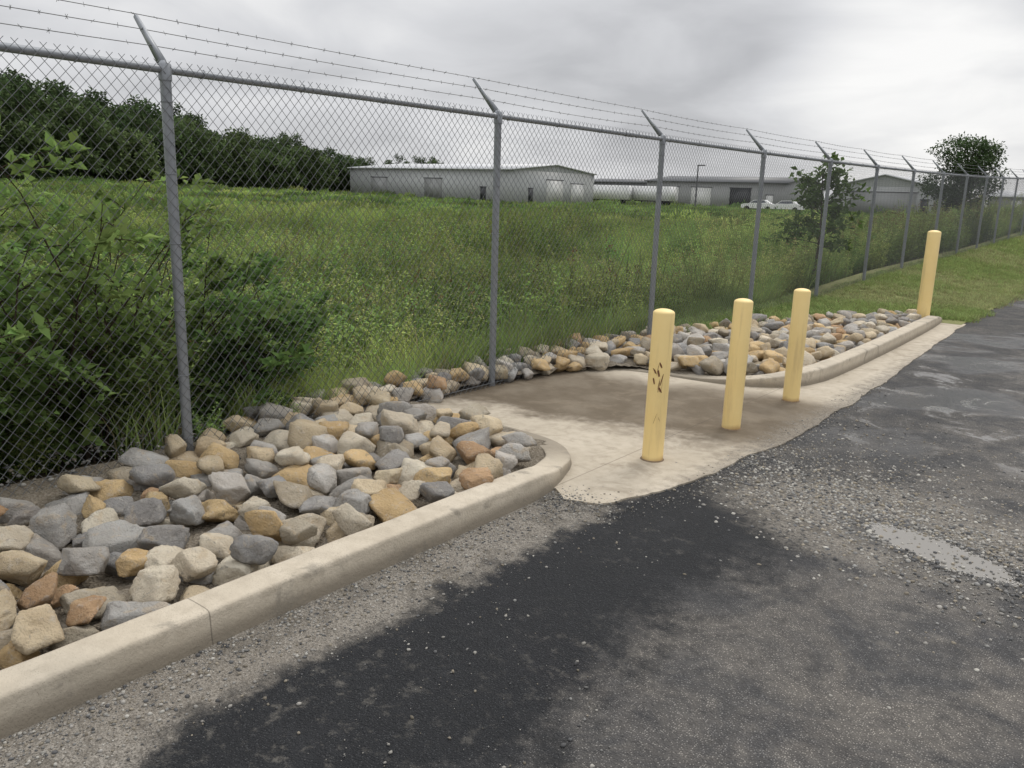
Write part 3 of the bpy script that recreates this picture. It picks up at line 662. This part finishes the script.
for (x,y,s_) in [(-4.35,2.6,.35),(-4.4,3.2,.3),(-4.5,4.3,.3),(-4.55,5.5,.35),(-4.3,8.6,.35),(-4.2,9.3,.4),(-4.1,10.1,.4),(-4.0,10.9,.35)]:
    scatter(verge,'foot_weed',W1[2],ML,np.array([[x,y,.02]]),np.array([s_]))

# ------------------------------------------------------------ trees
def tree_mesh(h,trunk_h,rx,rz,nclump,nleaf,leafL,col,rt,bark=(.07,.055,.045)):
    parts=[]; u=np.linspace(0,1,8)
    tp=np.stack([.03*h*np.sin(u*3),.02*h*np.cos(u*4)-.02*h,u*h*.8],1); parts.append(tube(tp,np.linspace(rt,rt*.2,8),8,bark))
    cz=trunk_h+(h-trunk_h)*.5
    for i in range(nclump):
        a=rng.uniform(0,6.283);v_=rng.uniform(-1,1);rr=rng.random()**.4
        R=rx*math.sqrt(max(0,1-v_*v_*.85))*rr*rng.uniform(.8,1.12); c=np.array([R*math.cos(a),R*math.sin(a),cz+rz*v_*rr])
        t0=np.clip((c[2]-trunk_h*.7)/(h)*.8+.1,.15,.95); q=np.array([np.interp(t0*.8,u,tp[:,k]) for k in range(3)])
        mid=(q+c)/2+[0,0,-.04*h]; parts.append(tube([q,mid,c],[rt*.28,rt*.15,rt*.05],4,bark))
        cr=rx*rng.uniform(.16,.30); m=int(nleaf*(cr/(rx*.23))**2); d=rng.normal(size=(m,3)); d/=np.linalg.norm(d,axis=1)[:,None]; d*= (rng.random(m)**.5)[:,None]*1.15
        P=c+d*cr*[1,1,.7]; sz=leafL*rng.uniform(.5,1.3,m)
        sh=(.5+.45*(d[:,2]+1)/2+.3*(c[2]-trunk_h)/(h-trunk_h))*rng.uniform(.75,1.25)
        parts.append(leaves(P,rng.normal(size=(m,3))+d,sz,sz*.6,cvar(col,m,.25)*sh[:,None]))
    V,F,C=join_geo(parts); return mesh_np('tree',V,F,C)
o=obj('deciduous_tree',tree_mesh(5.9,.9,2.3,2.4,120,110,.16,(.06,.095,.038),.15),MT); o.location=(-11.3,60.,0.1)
TL=[tree_mesh(11,.8,3.8,5.,60,80,.48,(.09,.135,.05),.2),tree_mesh(9.5,.6,4.2,4.4,60,80,.5,(.105,.155,.055),.2),tree_mesh(12,1,3.4,5.4,60,80,.45,(.075,.115,.045),.2)]
tl=empty('distant_treeline')
P=[[],[],[]]
for k in range(150):
    a=rng.uniform(48,76); dist=70+ (76-a)/27*75+rng.uniform(0,28)
    hh=np.interp(a,[48,52,57,64,69,76],[.46,.60,.80,1.04,1.14,1.18])
    ar=math.radians(a); i=rng.integers(3); P[i].append((-dist*math.sin(ar),dist*math.cos(ar),.0,hh*rng.uniform(.8,1.0)*dist/105))
for k in range(160):
    a=rng.uniform(1,50); dist=rng.uniform(300,360); ar=math.radians(a); i=rng.integers(3); P[i].append((-dist*math.sin(ar),dist*math.cos(ar),-3.,rng.uniform(.45,.8)))
for k in range(20):
    a=rng.uniform(43.5,50); dist=rng.uniform(185,200); ar=math.radians(a); i=rng.integers(3); P[i].append((-dist*math.sin(ar),dist*math.cos(ar),0,rng.uniform(.6,.85)))
for i in range(3):
    A=np.array(P[i]); scatter(tl,'tree_row',TL[i],MT,A[:,:3]-[0,0,.6],A[:,3])
sap=[];u=np.linspace(0,1,8); tp=np.stack([.05*np.sin(u*4),.06*u,u*2.0],1); sap.append(tube(tp,np.linspace(.026,.005,8),6,(.12,.10,.08)))
for b_ in range(34):
    t0=rng.uniform(.3,1);q=np.array([np.interp(t0,u,tp[:,i]) for i in range(3)]);ba=rng.uniform(0,6.283);bl=rng.uniform(.4,.85)*(1.35-.7*t0)
    d=np.array([math.cos(ba),math.sin(ba),rng.uniform(.2,.9)]);d/=np.linalg.norm(d);w_=np.linspace(0,1,5);B=q+np.outer(w_*bl,d)+np.outer(w_**2*bl*.2,[0,0,-1.])
    sap.append(tube(B,np.linspace(.009,.003,5),4,(.12,.1,.08))); nl=40
    tt=rng.uniform(.3,1.05,nl);Q=np.stack([np.interp(tt,w_,B[:,i]) for i in range(3)],1)+rng.normal(0,.05,(nl,3)); sz=.11*rng.uniform(.6,1.2,nl)
    sap.append(leaves(Q,rng.normal(size=(nl,3))+d*.5,sz,sz*.65,cvar((.10,.165,.045),nl,.35)))
V,F,C=join_geo(sap); o=obj('sapling_tree',mesh_np('sapling_tree',V,F,C),MSH); o.location=(-4.75,14.1,.15)

# ------------------------------------------------------------ buildings
def metal(name,col,sc=1.,axis=0):
    N=NT(name); xs=N.xyz(); s=N.math('ADD',xs[0],xs[1]); r=N.math('SINE',N.math('MULTIPLY',s,14.)); a=N.noise(.35,5)
    c=N.mix(a,tuple(v*.88 for v in col),tuple(v*1.1 for v in col)); c=N.mix(N.mr(r,.6,1.,0,.3),c,tuple(v*.6 for v in col)); N.pbr(c,.5,None,.4); return N.m
MWALL=metal('metal_siding_light',(.36,.37,.365)); MWALL2=metal('metal_siding_grey',(.26,.265,.26)); MWALL3=metal('metal_siding_dark',(.14,.145,.15))
MROOF=metal('metal_roof',(.58,.59,.60)); MROOFD=metal('metal_roof_dark',(.11,.115,.12)); MDOOR=simple('door_panel',(.58,.58,.56),.5,var=.06); MDD=simple('dark_opening',(.03,.032,.035),.3,var=.1); MTRIM=simple('trim',(.10,.10,.11),.5)
def building(name,x0,x1,y0,y1,eave,ridge,along='x',wall=MWALL,roof=MROOF,openings=(),zb=-1.2):
    e=empty(name,None,((x0+x1)/2,(y0+y1)/2,0)); hx,hy=(x1-x0)/2,(y1-y0)/2
    V,F=box(0,0,(eave+zb)/2,2*hx,2*hy,eave-zb); ob=obj('walls',mesh_np('walls',V,F),wall,e)
    o=.35; t_=.18
    if along=='x': prof=[(-hy-o,eave-.05),(0,ridge),(hy+o,eave-.05)]; mk=lambda s,p,dz:(s*(hx+o),p[0],p[1]+dz)
    else: prof=[(-hx-o,eave-.05),(0,ridge),(hx+o,eave-.05)]; mk=lambda s,p,dz:(p[0],s*(hy+o),p[1]+dz)
    V=[mk(s,p,dz) for s in(-1,1) for dz in(0.02,t_) for p in prof]; F=[(0,1,4,3),(1,2,5,4),(6,9,10,7),(7,10,11,8),(3,4,10,9),(4,5,11,10),(0,6,7,1),(1,7,8,2),(0,3,9,6),(2,8,11,5)]
    obj('roof',mesh_np('roof',np.array(V),np.array(F)),roof,e)
    if along=='x': g=[[(s*(hx-.01),-hy,eave-.001),(s*(hx-.01),hy,eave-.001),(s*(hx-.01),0,ridge)] for s in(-1,1)]
    else: g=[[(-hx,s*(hy-.01),eave-.001),(hx,s*(hy-.01),eave-.001),(0,s*(hy-.01),ridge)] for s in(-1,1)]
    obj('gables',mesh_np('gables',np.array(g).reshape(-1,3),np.array([(0,1,2),(3,4,5)])),wall,e)
    for i,(fc,p,wd,z0,z1,mt) in enumerate(openings):
        if fc=='s': V,F=box(p,-hy-.03,(z0+z1)/2,wd,.1,z1-z0); V2,F2=box(p,-hy-.03,z1+.08,wd+.3,.14,.12)
        else: V,F=box(hx+.03,p,(z0+z1)/2,.1,wd,z1-z0); V2,F2=box(hx+.03,p,z1+.08,.14,wd+.3,.12)
        obj('opening',mesh_np('opening',V,F),mt,e); obj('lintel',mesh_np('lintel',V2,F2),MTRIM,e)
    return e
building('warehouse_building',-109,-75,93.6,115,4.6,5.6,'x',MWALL,MROOF,[('e',0,4.2,0,3.4,MDOOR),('e',-6,1.,0,2.1,MDD),('e',6,3.4,0,3.,MDOOR),('s',-10,3.6,0,3.2,MWALL2),('s',2,3.6,0,3.2,MWALL2),('s',12,1.,0,2.1,MDD)])
building('metal_workshop',-101,-84,150,166,4.1,4.8,'x',MWALL3,MROOFD,[('s',0,4,0,3,MDD)])
building('storage_building',-75,-50,132,150,4.1,5.1,'x',MWALL2,MROOFD,[('s',-8,3.6,-.5,3.2,MDOOR),('s',-2,3.6,-.5,3.2,MDOOR),('s',5,3.6,-.5,3.2,MDD),('s',10,1.1,-.5,2.2,MDOOR)])
building('aircraft_hangar',-41,-27.5,128,146,3.8,5.4,'y',MWALL,MROOF,[('s',0,9,-.5,3.,MWALL2),('s',5.6,1,-.5,2.1,MDD)])
building('storage_shed',-24.5,-15,150,162,3.,3.9,'x',MWALL2,MROOF,[('s',0,3,-.5,2.5,MDOOR)])
MWH=simple('white_paint',(.75,.75,.74),.4,var=.05); MTY=simple('tyre_rubber',(.02,.02,.02),.8); MGL=simple('window_glass',(.03,.04,.05),.1,.8)
def cyl(x,y,z,r,w_,n=16):
    return tube([(x,y-w_/2,z),(x,y-w_/2+.001,z),(x,y+w_/2,z)],[.01,r,r],n)
def car(x,y,rot):
    e=empty('parked_car',None,(x,y,.0)); e.rotation_euler[2]=rot
    prof=[(-2.2,.35),(-2.25,.8),(-1.9,.95),(-1.2,1.0),(-.55,1.45),(.9,1.5),(1.7,1.02),(2.2,.9),(2.25,.35)]
    n=len(prof); V=[(p[0],s*(.88 if p[1]<1.1 else .7),p[1]) for s in(-1,1) for p in prof]
    bm=bmesh.new(); vs=[bm.verts.new(v) for v in V]; bm.faces.new(vs[:n]); bm.faces.new(vs[n:][::-1])
    for i in range(n): bm.faces.new([vs[i],vs[(i+1)%n],vs[n+(i+1)%n],vs[n+i]])
    bmesh.ops.recalc_face_normals(bm,faces=bm.faces); me=bpy.data.meshes.new('body'); bm.to_mesh(me); bm.free(); obj('body',me,MWH,e)
    V=[];F=[]
    for s in(-1,1):
        k=len(V); V+=[(-1.05,s*.86,1.06),(-.5,s*.73,1.4),(.85,s*.72,1.44),(1.45,s*.86,1.06)]; F.append((k,k+1,k+2,k+3))
    obj('side_windows',mesh_np('side_windows',np.array(V),np.array(F)),MGL,e)
    for i,(wx,wy) in enumerate([(-1.4,-.8),(1.4,-.8),(-1.4,.8),(1.4,.8)]):
        V,F=cyl(wx,wy,.33,.33,.24); obj('wheel_%d'%(i+1),mesh_np('wheel',V,F),MTY,e)
def trailer(x,y,rot,L=8):
    e=empty('box_trailer',None,(x,y,.1)); e.rotation_euler[2]=rot
    V,F=box(0,0,1.9,L,2.4,2.3); obj('cargo_box',mesh_np('cargo_box',V,F),MWH,e); V,F=box(0,0,.66,L,1.2,.14); obj('chassis',mesh_np('chassis',V,F),MTY,e)
    for i,(wx,wy) in enumerate([(L*.3,-1),(L*.3,1),(L*.18,-1),(L*.18,1)]):
        V,F=cyl(wx,wy,.45,.45,.3); obj('wheel_%d'%(i+1),mesh_np('wheel',V,F),MTY,e)
    V,F=tube([(-L*.35,0,.66),(-L*.35,0,0)],.08,6); obj('landing_leg',mesh_np('leg',V,F),MTY,e)
trailer(-77,122,.1,9); trailer(-69,124,-.1,7); trailer(-86,135,.3,9)
car(-46,112,.2); car(-42.5,113,.1)
pole=empty('light_pole',None,(-55.5,112,0)); V,F=tube([(0,0,-.9),(0,0,3),(0,0,6)],[.14,.12,.09],8); obj('pole',mesh_np('pole',V,F),MTRIM,pole)
V,F=box(.5,0,6.03,1.1,.3,.16); obj('lamp_head',mesh_np('lamp_head',V,F),MTRIM,pole)

SC.view_settings.view_transform='Standard'; SC.view_settings.look='None'; SC.view_settings.exposure=0
print('done')
